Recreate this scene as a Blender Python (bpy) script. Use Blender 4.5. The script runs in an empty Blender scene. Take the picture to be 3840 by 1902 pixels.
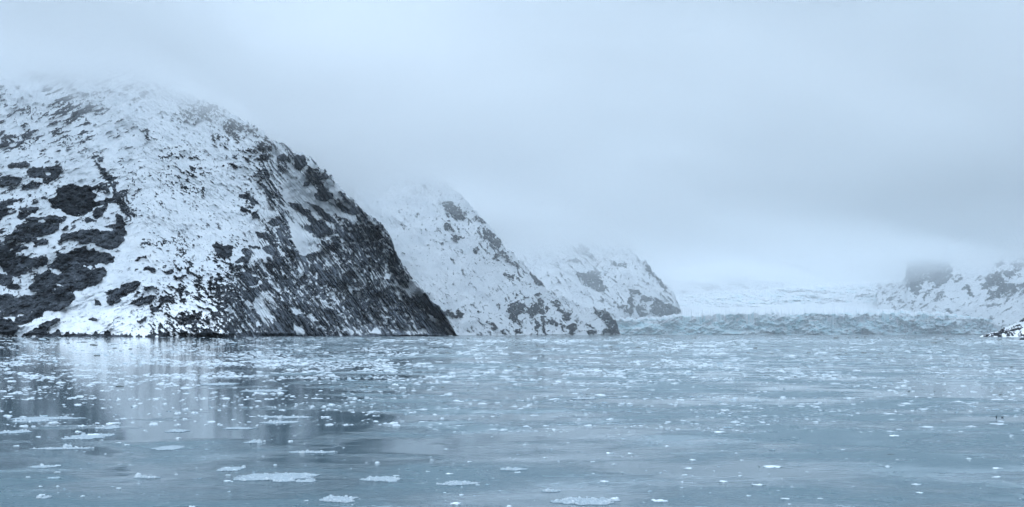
import bpy, math, random
import numpy as np

# ------------------------------------------------------------------ camera, sky, sun, exposure
scene = bpy.context.scene
C = scene.collection
RAD = math.radians
H = 5.5                      # camera height above the water, metres
F, CX, CY = 4117.5, 1920.0, 1251.75   # focal length and horizon of the 3840 px wide frame

cam_d = bpy.data.cameras.new('camera')
cam = bpy.data.objects.new('camera', cam_d)
C.objects.link(cam)
cam.location = (0, 0, H)
cam.rotation_euler = (RAD(90), 0, 0)
cam_d.sensor_width = 36.0
cam_d.lens = 36.0 * F / 3840.0
cam_d.shift_y = (CY - 951.0) / 3840.0
cam_d.clip_start = 0.5
cam_d.clip_end = 60000
scene.camera = cam

SUN_EL, SUN_AZ = 48.0, 215.0     # high and behind the left shoulder, veiled by cloud
w = bpy.data.worlds.new('World')
scene.world = w
w.use_nodes = True
nt = w.node_tree
nt.nodes.clear()
N = nt.nodes.new
L = nt.links.new
out = N('ShaderNodeOutputWorld')
sky = N('ShaderNodeTexSky')
sky.sky_type = 'NISHITA'
sky.sun_disc = False
sky.sun_elevation = RAD(SUN_EL)
sky.sun_rotation = RAD(SUN_AZ)
bg1 = N('ShaderNodeBackground')
bg1.inputs['Strength'].default_value = 0.06
L(sky.outputs[0], bg1.inputs['Color'])
tc = N('ShaderNodeTexCoord')
sep = N('ShaderNodeSeparateXYZ')
L(tc.outputs['Generated'], sep.inputs[0])
ramp = N('ShaderNodeValToRGB')
mr = N('ShaderNodeMapRange')
mr.inputs['From Min'].default_value = -0.1
mr.inputs['From Max'].default_value = 1.0
L(sep.outputs['Z'], mr.inputs['Value'])
cr = ramp.color_ramp
SKY_STOPS = [(0.0, (0.28, 0.38, 0.45)), (0.085, (0.50, 0.64, 0.78)), (0.15, (0.485, 0.62, 0.77)),
             (0.24, (0.435, 0.575, 0.735)), (0.36, (0.52, 0.67, 0.86)), (0.46, (0.83, 1.06, 1.34)), (0.62, (1.43, 1.82, 2.26)), (1.0, (1.78, 2.24, 2.78))]
while len(cr.elements) > 1:
    cr.elements.remove(cr.elements[-1])
cr.elements[0].position = SKY_STOPS[0][0]
cr.elements[0].color = SKY_STOPS[0][1] + (1,)
for p, c in SKY_STOPS[1:]:
    e = cr.elements.new(p)
    e.color = c + (1,)
L(mr.outputs[0], ramp.inputs[0])
mp = N('ShaderNodeMapping')
mp.inputs['Rotation'].default_value = (0, RAD(14), 0)
mp.inputs['Scale'].default_value = (1.5, 1.5, 4.6)
L(tc.outputs['Generated'], mp.inputs[0])
nz = N('ShaderNodeTexNoise')
nz.inputs['Scale'].default_value = 1.7
nz.inputs['Detail'].default_value = 3.0
nz.inputs['Roughness'].default_value = 0.45
nz.inputs['Distortion'].default_value = 0.4
L(mp.outputs[0], nz.inputs['Vector'])
m1 = N('ShaderNodeMapRange')
m1.inputs['From Min'].default_value = 0.32
m1.inputs['From Max'].default_value = 0.68
m1.inputs['To Min'].default_value = 0.90
m1.inputs['To Max'].default_value = 1.12
L(nz.outputs[0], m1.inputs['Value'])
vm = N('ShaderNodeVectorMath')
vm.operation = 'SCALE'
L(ramp.outputs[0], vm.inputs[0])
L(m1.outputs[0], vm.inputs['Scale'])
bg2 = N('ShaderNodeBackground')
bg2.inputs['Strength'].default_value = 1.0
L(vm.outputs[0], bg2.inputs['Color'])
mx = N('ShaderNodeMixShader')
mx.inputs[0].default_value = 0.93
L(bg1.outputs[0], mx.inputs[1])
L(bg2.outputs[0], mx.inputs[2])
L(mx.outputs[0], out.inputs['Surface'])

sun_d = bpy.data.lights.new('sun', 'SUN')
sun_d.energy = 1.0
sun_d.angle = RAD(18)
sun_d.color = (0.88, 0.95, 1.0)
sun = bpy.data.objects.new('sun', sun_d)
C.objects.link(sun)
sun.rotation_euler = (RAD(90 - SUN_EL), 0, RAD(-35))

scene.view_settings.view_transform = 'Standard'
scene.view_settings.look = 'None'
scene.view_settings.exposure = 0.33
scene.view_settings.gamma = 1.0
scene.render.engine = 'CYCLES'
cy = scene.cycles
cy.max_bounces = 24
cy.diffuse_bounces = 2
cy.glossy_bounces = 3
cy.volume_bounces = 18
cy.transparent_max_bounces = 8
cy.use_denoising = True
cy.sample_clamp_indirect = 4.0

# ------------------------------------------------------------------ helpers
_tab = {}
def vnoise(x, y, seed):
    """smooth lattice noise, 0..1"""
    if seed not in _tab:
        _tab[seed] = np.random.RandomState(seed).rand(256, 256).astype(np.float32)
    t = _tab[seed]
    xi = np.floor(x).astype(np.int64); yi = np.floor(y).astype(np.int64)
    fx = (x - xi).astype(np.float32); fy = (y - yi).astype(np.float32)
    fx = fx*fx*(3-2*fx); fy = fy*fy*(3-2*fy)
    x0 = xi & 255; x1 = (xi+1) & 255; y0 = yi & 255; y1 = (yi+1) & 255
    return (t[y0, x0]*(1-fx)+t[y0, x1]*fx)*(1-fy)+(t[y1, x0]*(1-fx)+t[y1, x1]*fx)*fy

def fbm(x, y, octv, seed, gain=0.55, ridged=False):
    s = np.zeros(np.shape(x), np.float32); a = 1.0; tot = 0.0
    c, sn = math.cos(0.6), math.sin(0.6)
    for o in range(octv):
        v = vnoise(x, y, seed+o)
        if ridged:
            v = 1.0-np.abs(2*v-1)
        s += a*(v-0.5); tot += a*a
        x, y = (x*c-y*sn)*2.03+17.3, (x*sn+y*c)*2.03+5.1
        a *= gain
    return s/(math.sqrt(tot)*0.2)      # about unit variance

def aniso(px, py, ang, lx, ly, octv, seed, gain=0.55):
    """noise stretched along the direction ang (degrees, picture sense: y down)"""
    a = math.radians(ang); c, s = math.cos(a), math.sin(a)
    u = (px*c+py*s)/lx; v = (-px*s+py*c)/ly
    s_ = np.zeros(np.shape(px), np.float32); am = 1.0; tot = 0.0
    for o in range(octv):
        s_ += am*(vnoise(u+o*13.7, v+o*7.9, seed+o)-0.5); tot += am*am
        u = u*1.93; v = v*2.05; am *= gain
    return s_/(math.sqrt(tot)*0.2)

def unif(z):
    return 1.0/(1.0+np.exp(-1.702*z))

def sstep(a, b, x):
    t = np.clip((x-a)/(b-a), 0, 1)
    return t*t*(3-2*t)

def poly_mask(polys, blur=3):
    """rasterise authored outlines (3840 frame) at half size and soften their edges"""
    W, Hh = 1920, 660
    m = np.zeros((Hh, W), np.float32)
    for pts, val in polys:
        pts = np.array(pts, float)/2.0
        y0 = max(0, int(pts[:, 1].min())); y1 = min(Hh-1, int(pts[:, 1].max())+1)
        n = len(pts)
        for y in range(y0, y1+1):
            xs = []
            yc = y+0.5
            for i in range(n):
                (xa, ya), (xb, yb) = pts[i], pts[(i+1) % n]
                if (ya <= yc) != (yb <= yc):
                    xs.append(xa+(yc-ya)*(xb-xa)/(yb-ya))
            xs.sort()
            for k in range(0, len(xs)-1, 2):
                a, b = max(0, int(round(xs[k]))), min(W, int(round(xs[k+1])))
                if b > a:
                    m[y, a:b] = val
    for _ in range(2):
        for ax in (0, 1):
            k = blur
            pad = [(0, 0), (0, 0)]; pad[ax] = (k, k)
            c = np.cumsum(np.pad(m, pad, mode='edge'), axis=ax)
            c = np.concatenate([np.zeros_like(np.take(c, [0], axis=ax)), c], axis=ax)
            nlen = m.shape[ax]
            hi = np.take(c, np.arange(2*k+1, 2*k+1+nlen) if 2*k+nlen < c.shape[ax] else np.arange(c.shape[ax]-nlen, c.shape[ax]), axis=ax)
            lo = np.take(c, np.arange(0, nlen), axis=ax)
            m = (hi-lo)/(2*k+1)
    return m

def sample(m, px, py):
    x = np.clip(px/2.0, 0, m.shape[1]-1.001); y = np.clip(py/2.0, 0, m.shape[0]-1.001)
    xi = x.astype(int); yi = y.astype(int); fx = x-xi; fy = y-yi
    return (m[yi, xi]*(1-fx)+m[yi, xi+1]*fx)*(1-fy)+(m[yi+1, xi]*(1-fx)+m[yi+1, xi+1]*fx)*fy

def shepard(px, py, pts, sig=70.0):
    """rock share interpolated between authored values"""
    num = np.full(np.shape(px), 1e-9, np.float32); den = np.full(np.shape(px), 1e-8, np.float32)
    for x, y, d in pts:
        r2 = ((px-x)**2+(py-y)**2)/(sig*sig)
        ww = 1.0/(0.15+r2)**2
        num += ww*d; den += ww
    return num/den

def ipl(pts, x, k=1):
    p = sorted(pts)
    return np.interp(x, [q[0] for q in p], [q[k] for q in p])

def raw_mesh(name, verts, quads, mat, attrs=None, smooth=True):
    me = bpy.data.meshes.new(name)
    verts = np.asarray(verts, np.float32); quads = np.asarray(quads, np.int32)
    k = quads.shape[1]
    me.vertices.add(len(verts)); me.vertices.foreach_set('co', verts.ravel())
    me.loops.add(quads.size); me.loops.foreach_set('vertex_index', quads.ravel())
    me.polygons.add(len(quads))
    me.polygons.foreach_set('loop_start', np.arange(0, quads.size, k, dtype=np.int32))
    me.polygons.foreach_set('loop_total', np.full(len(quads), k, np.int32))
    me.polygons.foreach_set('use_smooth', np.full(len(quads), smooth, bool))
    for an, av in (attrs or {}).items():
        at = me.attributes.new(an, 'FLOAT', 'POINT')
        at.data.foreach_set('value', np.asarray(av, np.float32).ravel())
    me.materials.append(mat)
    me.update(calc_edges=True)
    me.validate()
    return me

def link(name, me, parent=None, **props):
    o = bpy.data.objects.new(name, me)
    C.objects.link(o)
    if parent:
        o.parent = parent
    for k, v in props.items():
        o[k] = v
    return o

def at_water(px, py, z=0.0):
    d = F*(H-z)/(py-CY)
    return ((px-CX)/F*d, d, z)

# ------------------------------------------------------------------ materials
def new_mat(name):
    m = bpy.data.materials.new(name)
    m.use_nodes = True
    t = m.node_tree
    t.nodes.clear()
    return m, t, t.nodes.new, t.links.new

def nmix(t, a, b, fac):
    n = t.nodes.new('ShaderNodeMix'); n.data_type = 'RGBA'
    for s, v in ((n.inputs[6], a), (n.inputs[7], b), (n.inputs[0], fac)):
        if isinstance(v, tuple): s.default_value = v+(1,) if len(v) == 3 else v
        elif isinstance(v, (int, float)): s.default_value = v
        else: t.links.new(v, s)
    return n.outputs[2]

def nmath(t, op, a, b=0.0, c=None, clamp=False):
    n = t.nodes.new('ShaderNodeMath'); n.operation = op; n.use_clamp = clamp
    for i, v in enumerate((a, b, c)):
        if v is None: continue
        if isinstance(v, (int, float)): n.inputs[i].default_value = v
        else: t.links.new(v, n.inputs[i])
    return n.outputs[0]

def nrange(t, v, a, b, c=0.0, d=1.0, smooth=False):
    n = t.nodes.new('ShaderNodeMapRange')
    if smooth: n.interpolation_type = 'SMOOTHSTEP'
    t.links.new(v, n.inputs['Value'])
    for k, x in zip(('From Min', 'From Max', 'To Min', 'To Max'), (a, b, c, d)):
        n.inputs[k].default_value = x
    return n.outputs[0]

def nnoise(t, scale, detail=4.0, rough=0.55, vec_scale=None, rot=None, dist=0.0):
    tcn = t.nodes.new('ShaderNodeTexCoord')
    src = tcn.outputs['Object']
    if vec_scale or rot:
        mpn = t.nodes.new('ShaderNodeMapping')
        if vec_scale: mpn.inputs['Scale'].default_value = vec_scale
        if rot: mpn.inputs['Rotation'].default_value = rot
        t.links.new(src, mpn.inputs[0]); src = mpn.outputs[0]
    n = t.nodes.new('ShaderNodeTexNoise')
    n.inputs['Scale'].default_value = scale
    n.inputs['Detail'].default_value = detail
    n.inputs['Roughness'].default_value = rough
    n.inputs['Distortion'].default_value = dist
    t.links.new(src, n.inputs['Vector'])
    return n.outputs[0]

def nattr(t, name):
    n = t.nodes.new('ShaderNodeAttribute'); n.attribute_name = name
    return n.outputs['Fac']

def finish(m, t, color, rough, bump=None, bump_dist=1.0, bump_strength=0.5, spec=0.3, ior=None):
    b = t.nodes.new('ShaderNodeBsdfPrincipled')
    o = t.nodes.new('ShaderNodeOutputMaterial')
    if isinstance(color, tuple): b.inputs['Base Color'].default_value = color+(1,)
    else: t.links.new(color, b.inputs['Base Color'])
    if isinstance(rough, (int, float)): b.inputs['Roughness'].default_value = rough
    else: t.links.new(rough, b.inputs['Roughness'])
    b.inputs['Specular IOR Level'].default_value = spec
    if ior: b.inputs['IOR'].default_value = ior
    if bump is not None:
        bn = t.nodes.new('ShaderNodeBump')
        bn.inputs['Strength'].default_value = bump_strength
        bn.inputs['Distance'].default_value = bump_dist
        t.links.new(bump, bn.inputs['Height'])
        t.links.new(bn.outputs[0], b.inputs['Normal'])
    t.links.new(b.outputs[0], o.inputs['Surface'])
    return b

def mountain_mat(name, rock_dark, rock_light, s=1.0):
    m, t, _, _ = new_mat(name)
    fine = nnoise(t, 0.16/s, 5, 0.65)
    r = nmath(t, 'ADD', nattr(t, 'rock'), nrange(t, fine, 0.3, 0.7, -0.06, 0.06))
    fac = nrange(t, r, -0.035, 0.045, 0, 1, True)
    rn = nnoise(t, 0.07/s, 8, 0.75, (1, 1, 0.4), (0, RAD(30), 0))
    tone = nmath(t, 'ADD', nrange(t, rn, 0.50, 0.72, 0, 0.42), nattr(t, 'tone'), clamp=True)
    rock = nmix(t, rock_dark, rock_light, tone)
    sn = nnoise(t, 0.02/s, 4, 0.5)
    snow = nmix(t, (0.68, 0.71, 0.74), (0.77, 0.79, 0.81), nrange(t, sn, 0.35, 0.65))
    snow = nmix(t, snow, (0.70, 0.68, 0.66), nattr(t, 'dirt'))
    col = nmix(t, snow, rock, fac)
    bm = nmath(t, 'MULTIPLY', rn, fac)
    finish(m, t, col, nrange(t, fac, 0, 1, 0.75, 0.85), bm, 7.0*s, 0.9, 0.06)
    return m

M_rock1 = mountain_mat('snow_and_dark_rock', (0.005, 0.007, 0.011), (0.200, 0.225, 0.262), 1.0)
M_rock2 = mountain_mat('snow_and_grey_rock', (0.010, 0.014, 0.022), (0.05, 0.06, 0.075), 2.0)

# ------------------------------------------------------------------ relief builder
def relief(x0, x1, step, contours, nrows, disp, seed, px_warp=None):
    """Terrain between contours. Each contour: function px -> (py, d). Returns grid of px, py, d, row parameter."""
    cols = int((x1-x0)/step)+1
    px = np.linspace(x0, x1, cols)
    ys, ds = [], []
    for c in contours:
        y, d = c(px)
        ys.append(np.broadcast_to(y, px.shape)); ds.append(np.broadcast_to(d, px.shape))
    PY, D, T = [], [], []
    for k in range(len(contours)-1):
        n = nrows[k]
        last = k == len(contours)-2
        for i in range(n+(1 if last else 0)):
            f = i/n
            PY.append(ys[k]*(1-f)+ys[k+1]*f); D.append(ds[k]*(1-f)+ds[k+1]*f); T.append(np.full(cols, k+f))
    PY = np.array(PY); D = np.array(D); T = np.array(T)
    PX = np.broadcast_to(px, PY.shape).copy()
    return PX, PY, D, T

def grid_quads(r, c, off=0):
    i = np.arange(r*c).reshape(r, c)+off
    return np.stack([i[:-1, :-1].ravel(), i[:-1, 1:].ravel(), i[1:, 1:].ravel(), i[1:, :-1].ravel()], 1)

def build_relief(name, PX, PY, D, mat, attrs, parent=None, **props):
    X = (PX-CX)/F*D; Y = D; Z = H+(CY-PY)/F*D
    # a skirt below the water so that no gap shows at the shore
    X = np.vstack([X[:1], X]); Y = np.vstack([Y[:1], Y]); Z = np.vstack([np.minimum(Z[:1], 0)-12, Z])
    a2 = {k: np.vstack([v[:1], v]) for k, v in attrs.items()}
    r, c = X.shape
    me = raw_mesh(name, np.stack([X, Y, Z], -1).reshape(-1, 3), grid_quads(r, c), mat, a2)
    return link(name, me, parent, **props)

def ZA(pts, ox, oy, s):
    return [(ox+x*s, oy+y*s) for x, y in pts]

# ------------------------------------------------------------------ near mountain
A = lambda p: ZA(p, 0, 560, 0.2822)
B = lambda p: ZA(p, 0, 900, 0.2978)
Cc = lambda p: ZA(p, 480, 860, 0.3291)
Dd = lambda p: ZA(p, 900, 540, 0.3291)
E = lambda p: ZA(p, 960, 860, 0.3292)

face_polys = [
 (Dd([(1120,850),(1250,880),(1380,900),(1420,860),(1520,900),(1560,870),(1640,950),(1690,1040),(1780,1240),(1800,1276),(1100,1276),(900,1276),(850,1180),(1000,1100),(1040,1000),(1130,980),(1200,960)]), .86),
 (E([(560,330),(620,320),(750,380),(800,250),(830,150),(850,100),(1000,60),(1300,0),(1480,0),(1560,180),(1640,330),(1750,520),(1760,640),(1740,720),(1640,680),(1600,740),(1680,790),(1750,780),(1900,880),(2000,1040),(2100,1080),(2200,1215),(620,1215),(500,1100),(400,960),(300,820),(200,700),(100,560),(0,450),(0,330),(200,330),(240,280),(380,300),(480,400),(500,560),(540,480)]), .84),
 (Cc([(720,510),(800,540),(930,600),(950,560),(1040,540),(1200,560),(1280,640),(1290,760),(1519,900),(1519,1225),(240,1225),(260,1180),(380,1150),(420,1190),(580,1170),(380,1120),(430,1100),(560,1140),(700,1160),(580,1080),(500,1030),(600,1040),(720,1050),(830,1100),(860,1050),(760,990),(680,960),(740,910),(840,940),(930,960),(1060,1060),(1140,1050),(1050,960),(930,910),(1040,870),(1120,930),(1250,1010),(1160,900),(1060,800),(960,730),(840,680),(900,700),(1000,740),(900,620)]), .88),
 (A([(1225,60),(1290,180),(1430,380),(1530,560),(1640,760),(1772,960),(1790,860),(1680,620),(1580,500),(1500,370),(1360,180),(1270,80)]), .95),
 (A([(600,-560),(640,-400),(760,-160),(900,-60),(960,-40),(860,-140),(760,-300),(690,-480)]), .45),
 (A([(1160,400),(1380,400),(1460,540),(1540,640),(1500,700),(1440,600),(1300,580),(1250,560)]), .6),
 (Dd([(200,180),(330,260),(420,400),(480,480),(490,640),(480,760),(440,760),(300,620),(220,480),(200,330)]), .62),
 (Dd([(180,90),(280,40),(320,130),(350,280),(300,200),(230,130)]), .7),
 (Dd([(480,760),(520,820),(590,1000),(660,1276),(560,1276),(480,1100),(450,950)]), .72),
]
solid = [
 A([(1255,90),(1300,170),(1370,260),(1450,370),(1530,490),(1610,640),(1700,800),(1772,960),(1700,900),(1610,760),(1540,640),(1500,530),(1420,400),(1330,270),(1270,160)]),
 A([(1480,560),(1560,600),(1620,700),(1700,820),(1640,860),(1560,720),(1500,680)]),
 A([(100,205),(150,185),(240,175),(350,165),(410,210),(370,240),(330,235),(250,250),(170,265),(105,262)]),
 A([(350,290),(450,240),(520,250),(640,235),(780,235),(840,260),(830,290),(790,330),(770,370),(730,400),(640,480),(590,460),(540,390),(440,380),(370,350)]),
 A([(0,370),(120,350),(280,370),(310,400),(270,460),(200,490),(60,490),(0,510)]),
 A([(275,490),(350,480),(420,430),(500,430),(590,465),(510,510),(400,530),(310,545)]),
 A([(760,500),(880,480),(960,465),(1060,490),(1180,480),(1240,500),(1250,570),(1290,620),(1240,700),(1330,700),(1420,650),(1500,640),(1530,690),(1460,720),(1350,740),(1250,780),(1160,850),(1060,895),(960,885),(880,850),(800,790),(740,800),(670,740),(640,660),(740,640),(770,590),(760,540)]),
 A([(0,700),(120,680),(230,660),(240,690),(130,730),(100,780),(200,780),(150,810),(100,850),(50,890),(30,940),(0,950)]),
 A([(220,880),(300,800),(400,765),(520,760),(510,830),(420,850),(380,890),(300,940),(250,920)]),
 A([(330,930),(420,900),(600,900),(740,880),(800,900),(880,890),(870,950),(800,970),(800,1040),(740,1100),(600,1140),(520,1170),(480,1200),(380,1240),(200,1220),(60,1190),(40,1170),(140,1120),(230,1060),(220,1010),(300,990),(400,970)]),
 A([(820,1050),(900,1020),(930,1030),(870,1080),(820,1075)]),
 A([(1120,940),(1200,910),(1280,940),(1250,970),(1150,985)]),
 A([(1230,870),(1280,790),(1370,770),(1400,740),(1450,740),(1400,820),(1360,890),(1270,920)]),
 A([(740,1240),(800,1200),(840,1130),(930,1120),(1110,1080),(1260,1060),(1420,1095),(1500,1090),(1500,1050),(1360,1030),(1470,1010),(1550,970),(1530,900),(1560,830),(1620,880),(1660,980),(1680,1080),(1690,1140),(1640,1210),(1590,1290),(1300,1290),(1230,1235),(1100,1260),(1000,1220),(940,1190),(860,1190),(780,1265)]),
 A([(450,1276),(520,1200),(640,1195),(640,1240),(600,1276)]), A([(400,590),(450,590),(430,640),(370,660)]),
 A([(580,650),(620,620),(620,660)]), A([(250,680),(320,680),(310,700),(260,700)]), A([(610,120),(680,115),(740,130),(680,130)]),
 A([(1100,140),(1140,145),(1130,160)]), A([(720,40),(800,5),(860,5),(780,40)]), A([(970,960),(1040,935),(1010,965),(980,980)]),
 B([(0,0),(30,80),(60,60),(160,35),(220,60),(180,90),(100,100),(130,140),(240,80),(330,85),(340,120),(270,150),(200,190),(180,210),(300,210),(460,230),(480,200),(590,200),(600,260),(580,340),(500,330),(490,360),(410,340),(400,400),(300,440),(200,465),(120,450),(40,400),(0,340)]),
 B([(600,360),(660,300),(700,260),(740,200),(700,150),(780,150),(800,170),(900,130),(1060,85),(1130,130),(1180,110),(1250,160),(1330,150),(1400,170),(1450,240),(1430,290),(1350,330),(1300,310),(1210,300),(1200,350),(1330,350),(1350,400),(1320,470),(1260,530),(1200,570),(1100,600),(1040,640),(930,620),(920,660),(960,720),(900,780),(900,820),(830,850),(740,910),(640,900),(560,900),(550,960),(500,970),(420,1010),(350,1040),(280,1060),(180,1040),(200,970),(100,960),(0,1000),(0,700),(90,680),(190,700),(200,740),(300,700),(440,705),(500,690),(360,640),(370,600),(420,560),(440,460),(410,430),(520,440),(570,400),(620,390),(680,420),(730,440),(780,400),(700,370)]),
 B([(0,430),(150,450),(180,510),(150,560),(260,550),(260,600),(180,640),(80,610),(0,560)]),
 B([(0,1000),(100,990),(190,1040),(270,1100),(240,1150),(170,1200),(0,1200)]),
 B([(280,1200),(370,1170),(420,1120),(490,1110),(500,1070),(600,1030),(700,990),(770,990),(730,1030),(640,1090),(600,1140),(580,1210),(300,1210)]),
 B([(1270,650),(1350,670),(1400,620),(1500,610),(1570,560),(1679,540),(1679,640),(1600,670),(1610,710),(1540,720),(1500,780),(1400,830),(1340,790),(1360,720)]),
 B([(1190,740),(1250,760),(1280,820),(1190,840)]), B([(1100,1000),(1170,980),(1250,1000),(1180,1030)]),
 B([(700,10),(800,0),(760,50)]), B([(910,0),(1550,0),(1500,90),(1420,115),(1350,120),(1200,70),(1220,30),(1080,45)]), B([(350,0),(610,0),(600,50),(420,90),(440,50)]),
 B([(560,1198),(1000,1185),(1680,1200),(1680,1225),(560,1225)]),
 Cc([(0,620),(50,595),(160,595),(120,640),(80,700),(0,715)]),
 Cc([(0,870),(60,820),(130,780),(220,760),(340,765),(280,820),(240,860),(200,830),(140,880),(100,860),(60,850)]),
 Cc([(330,830),(350,780),(430,755),(510,780),(550,830),(480,820),(400,840),(370,880),(330,940),(260,950),(240,920),(310,890),(380,840)]),
 Cc([(150,480),(220,430),(300,440),(340,490),(270,500),(220,470)]), Cc([(85,460),(150,450),(140,475),(90,480)]),
 Cc([(390,480),(510,450),(520,490),(470,520),(420,500)]), Cc([(525,520),(580,545),(650,510),(640,550),(600,575),(540,550)]),
 Cc([(80,350),(130,320),(220,305),(230,330),(150,335),(90,370)]), Cc([(160,1040),(180,980),(225,1010),(210,1040),(150,1060),(90,1080),(120,1040)]),
 Cc([(640,350),(740,390),(770,440),(720,420)]), Cc([(1000,140),(1060,180),(1140,180),(1210,190),(1180,310),(1100,330),(1030,300),(980,210)]),
 Cc([(1290,230),(1380,220),(1420,260),(1380,390),(1220,380),(1250,330),(1340,290)]), Cc([(1250,490),(1340,490),(1460,540),(1519,570),(1470,640),(1380,660),(1290,580)]),
 Cc([(570,960),(620,935),(660,990),(600,990)]), Cc([(720,165),(760,170),(755,195),(725,190)]), Cc([(160,110),(210,110),(200,145),(165,135)]), Cc([(190,660),(290,640),(330,690),(270,660),(230,670),(230,700),(190,700)]),
 Cc([(730,590),(775,590),(765,610)]), Cc([(470,700),(510,700),(500,715)]),
 Dd([(420,150),(520,110),(540,180),(500,200),(440,180)]), Dd([(600,150),(680,125),(760,160),(780,230),(740,280),(680,310),(640,280),(620,200)]),
 Dd([(740,310),(820,280),(850,330),(780,340)]), Dd([(780,570),(850,590),(890,490),(960,480),(1050,570),(1070,620),(1000,650),(920,650),(850,600)]),
 Dd([(750,430),(800,450),(780,480),(720,480)]), Dd([(10,580),(60,570),(130,600),(210,660),(240,690),(150,690),(80,640),(0,610)]),
 Dd([(0,720),(100,740),(130,790),(60,780),(0,760)]), Dd([(150,770),(220,800),(230,860),(180,850),(130,810)]), Dd([(300,900),(360,860),(390,830),(450,880),(440,960),(370,950)]),
 Dd([(540,650),(680,690),(800,760),(900,880),(1000,960),(960,980),(840,920),(740,820),(620,740)]), Dd([(740,660),(880,700),(1000,790),(1100,890),(1040,900),(940,850),(840,740)]),
 Dd([(1100,680),(1180,700),(1250,740),(1300,680),(1360,740),(1380,780),(1260,810),(1160,790)]), Dd([(900,360),(960,330),(1030,360),(1020,385),(940,410)]), Dd([(820,260),(880,280),(900,320),(850,300)]), Dd([(830,370),(900,370),(910,400),(850,395)]),
 Dd([(600,1000),(450,960),(480,900)]), Dd([(250,1010),(300,1010),(400,1100),(370,1150),(300,1110)]), Dd([(20,1190),(110,1190),(130,1250),(50,1276)]), Dd([(250,1180),(320,1160),(410,1190),(430,1276),(280,1240)]), Dd([(80,1150),(230,1170),(220,1210),(140,1190)]),
 E([(1840,960),(1950,950),(2000,1040),(2110,1100),(2200,1215),(1960,1200),(1860,1100),(1820,1020)]),
 E([(1890,780),(1940,690),(2000,790),(2080,870),(2140,960),(2160,1040),(2280,1215),(2200,1215),(2100,1080),(1960,870)]),
 E([(0,20),(60,50),(100,40),(150,60),(210,120),(200,180),(150,160),(100,100),(30,110)]), E([(80,200),(180,200),(230,260),(210,340),(160,280),(100,230)]),
 E([(700,500),(850,480),(900,560),(930,660),(820,620),(740,560)]),
]
snow_polys = [
 A([(570,320),(640,305),(720,330),(640,345)]), A([(440,970),(560,945),(650,960),(560,985)]),
 A([(1250,660),(1330,620),(1440,600),(1470,630),(1380,650),(1300,700),(1260,690)]),
 B([(680,550),(760,560),(870,610),(780,590),(690,570)]), B([(1010,350),(1070,320),(1200,350),(1180,365),(1060,345)]), B([(1060,175),(1100,170),(1090,200)]),
 B([(640,650),(700,640),(660,665)]), B([(200,960),(300,930),(310,950),(220,980)]), B([(50,260),(90,260),(70,275)]), B([(180,400),(200,390),(220,430),(190,430)]),
 B([(875,370),(930,370),(910,390)]), B([(920,480),(965,490),(930,500)]), B([(360,910),(440,900),(420,925),(380,925)]), B([(470,880),(510,885),(490,900)]),
 Dd([(510,820),(600,880),(720,960),(820,1020),(880,1120),(880,1180),(700,1276),(640,1180),(580,1010)]),
 Dd([(460,400),(560,430),(760,560),(880,640),(1100,740),(1300,840),(1400,880),(1300,870),(1100,800),(950,700),(760,640),(500,650),(480,560),(490,480)]),
 E([(1750,550),(1900,640),(1940,680),(1880,780),(1740,700)]), E([(1450,500),(1500,490),(1550,540),(1520,580),(1470,560)]), E([(1590,570),(1640,620),(1720,740),(1600,640)]),
 E([(1920,940),(2000,980),(2110,1080),(2100,1100),(1980,1020)]), E([(420,1040),(500,1110),(610,1210),(460,1200)]), E([(1320,1150),(1360,1120),(1440,1190),(1320,1195)]),
 E([(580,960),(620,940),(700,1040),(640,1060)]), E([(460,580),(500,410),(535,500),(500,560)]), E([(390,910),(500,910),(520,960),(420,970)]),
 E([(0,760),(120,840),(90,900),(200,1010),(210,1050),(100,1010),(0,940)]), E([(410,60),(480,60),(650,150),(730,230),(640,270),(520,300),(480,220)]),
 E([(0,240),(100,250),(200,310),(100,320),(0,340)]), E([(150,720),(250,760),(300,800),(200,760)]), E([(740,790),(900,920),(960,970),(880,930),(780,850)]), E([(850,740),(930,810),(890,810)]),
 E([(2150,1090),(2250,1215),(2210,1215),(2150,1130)]), E([(1830,1120),(1950,1140),(1960,1190),(1880,1180)]),
]
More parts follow.
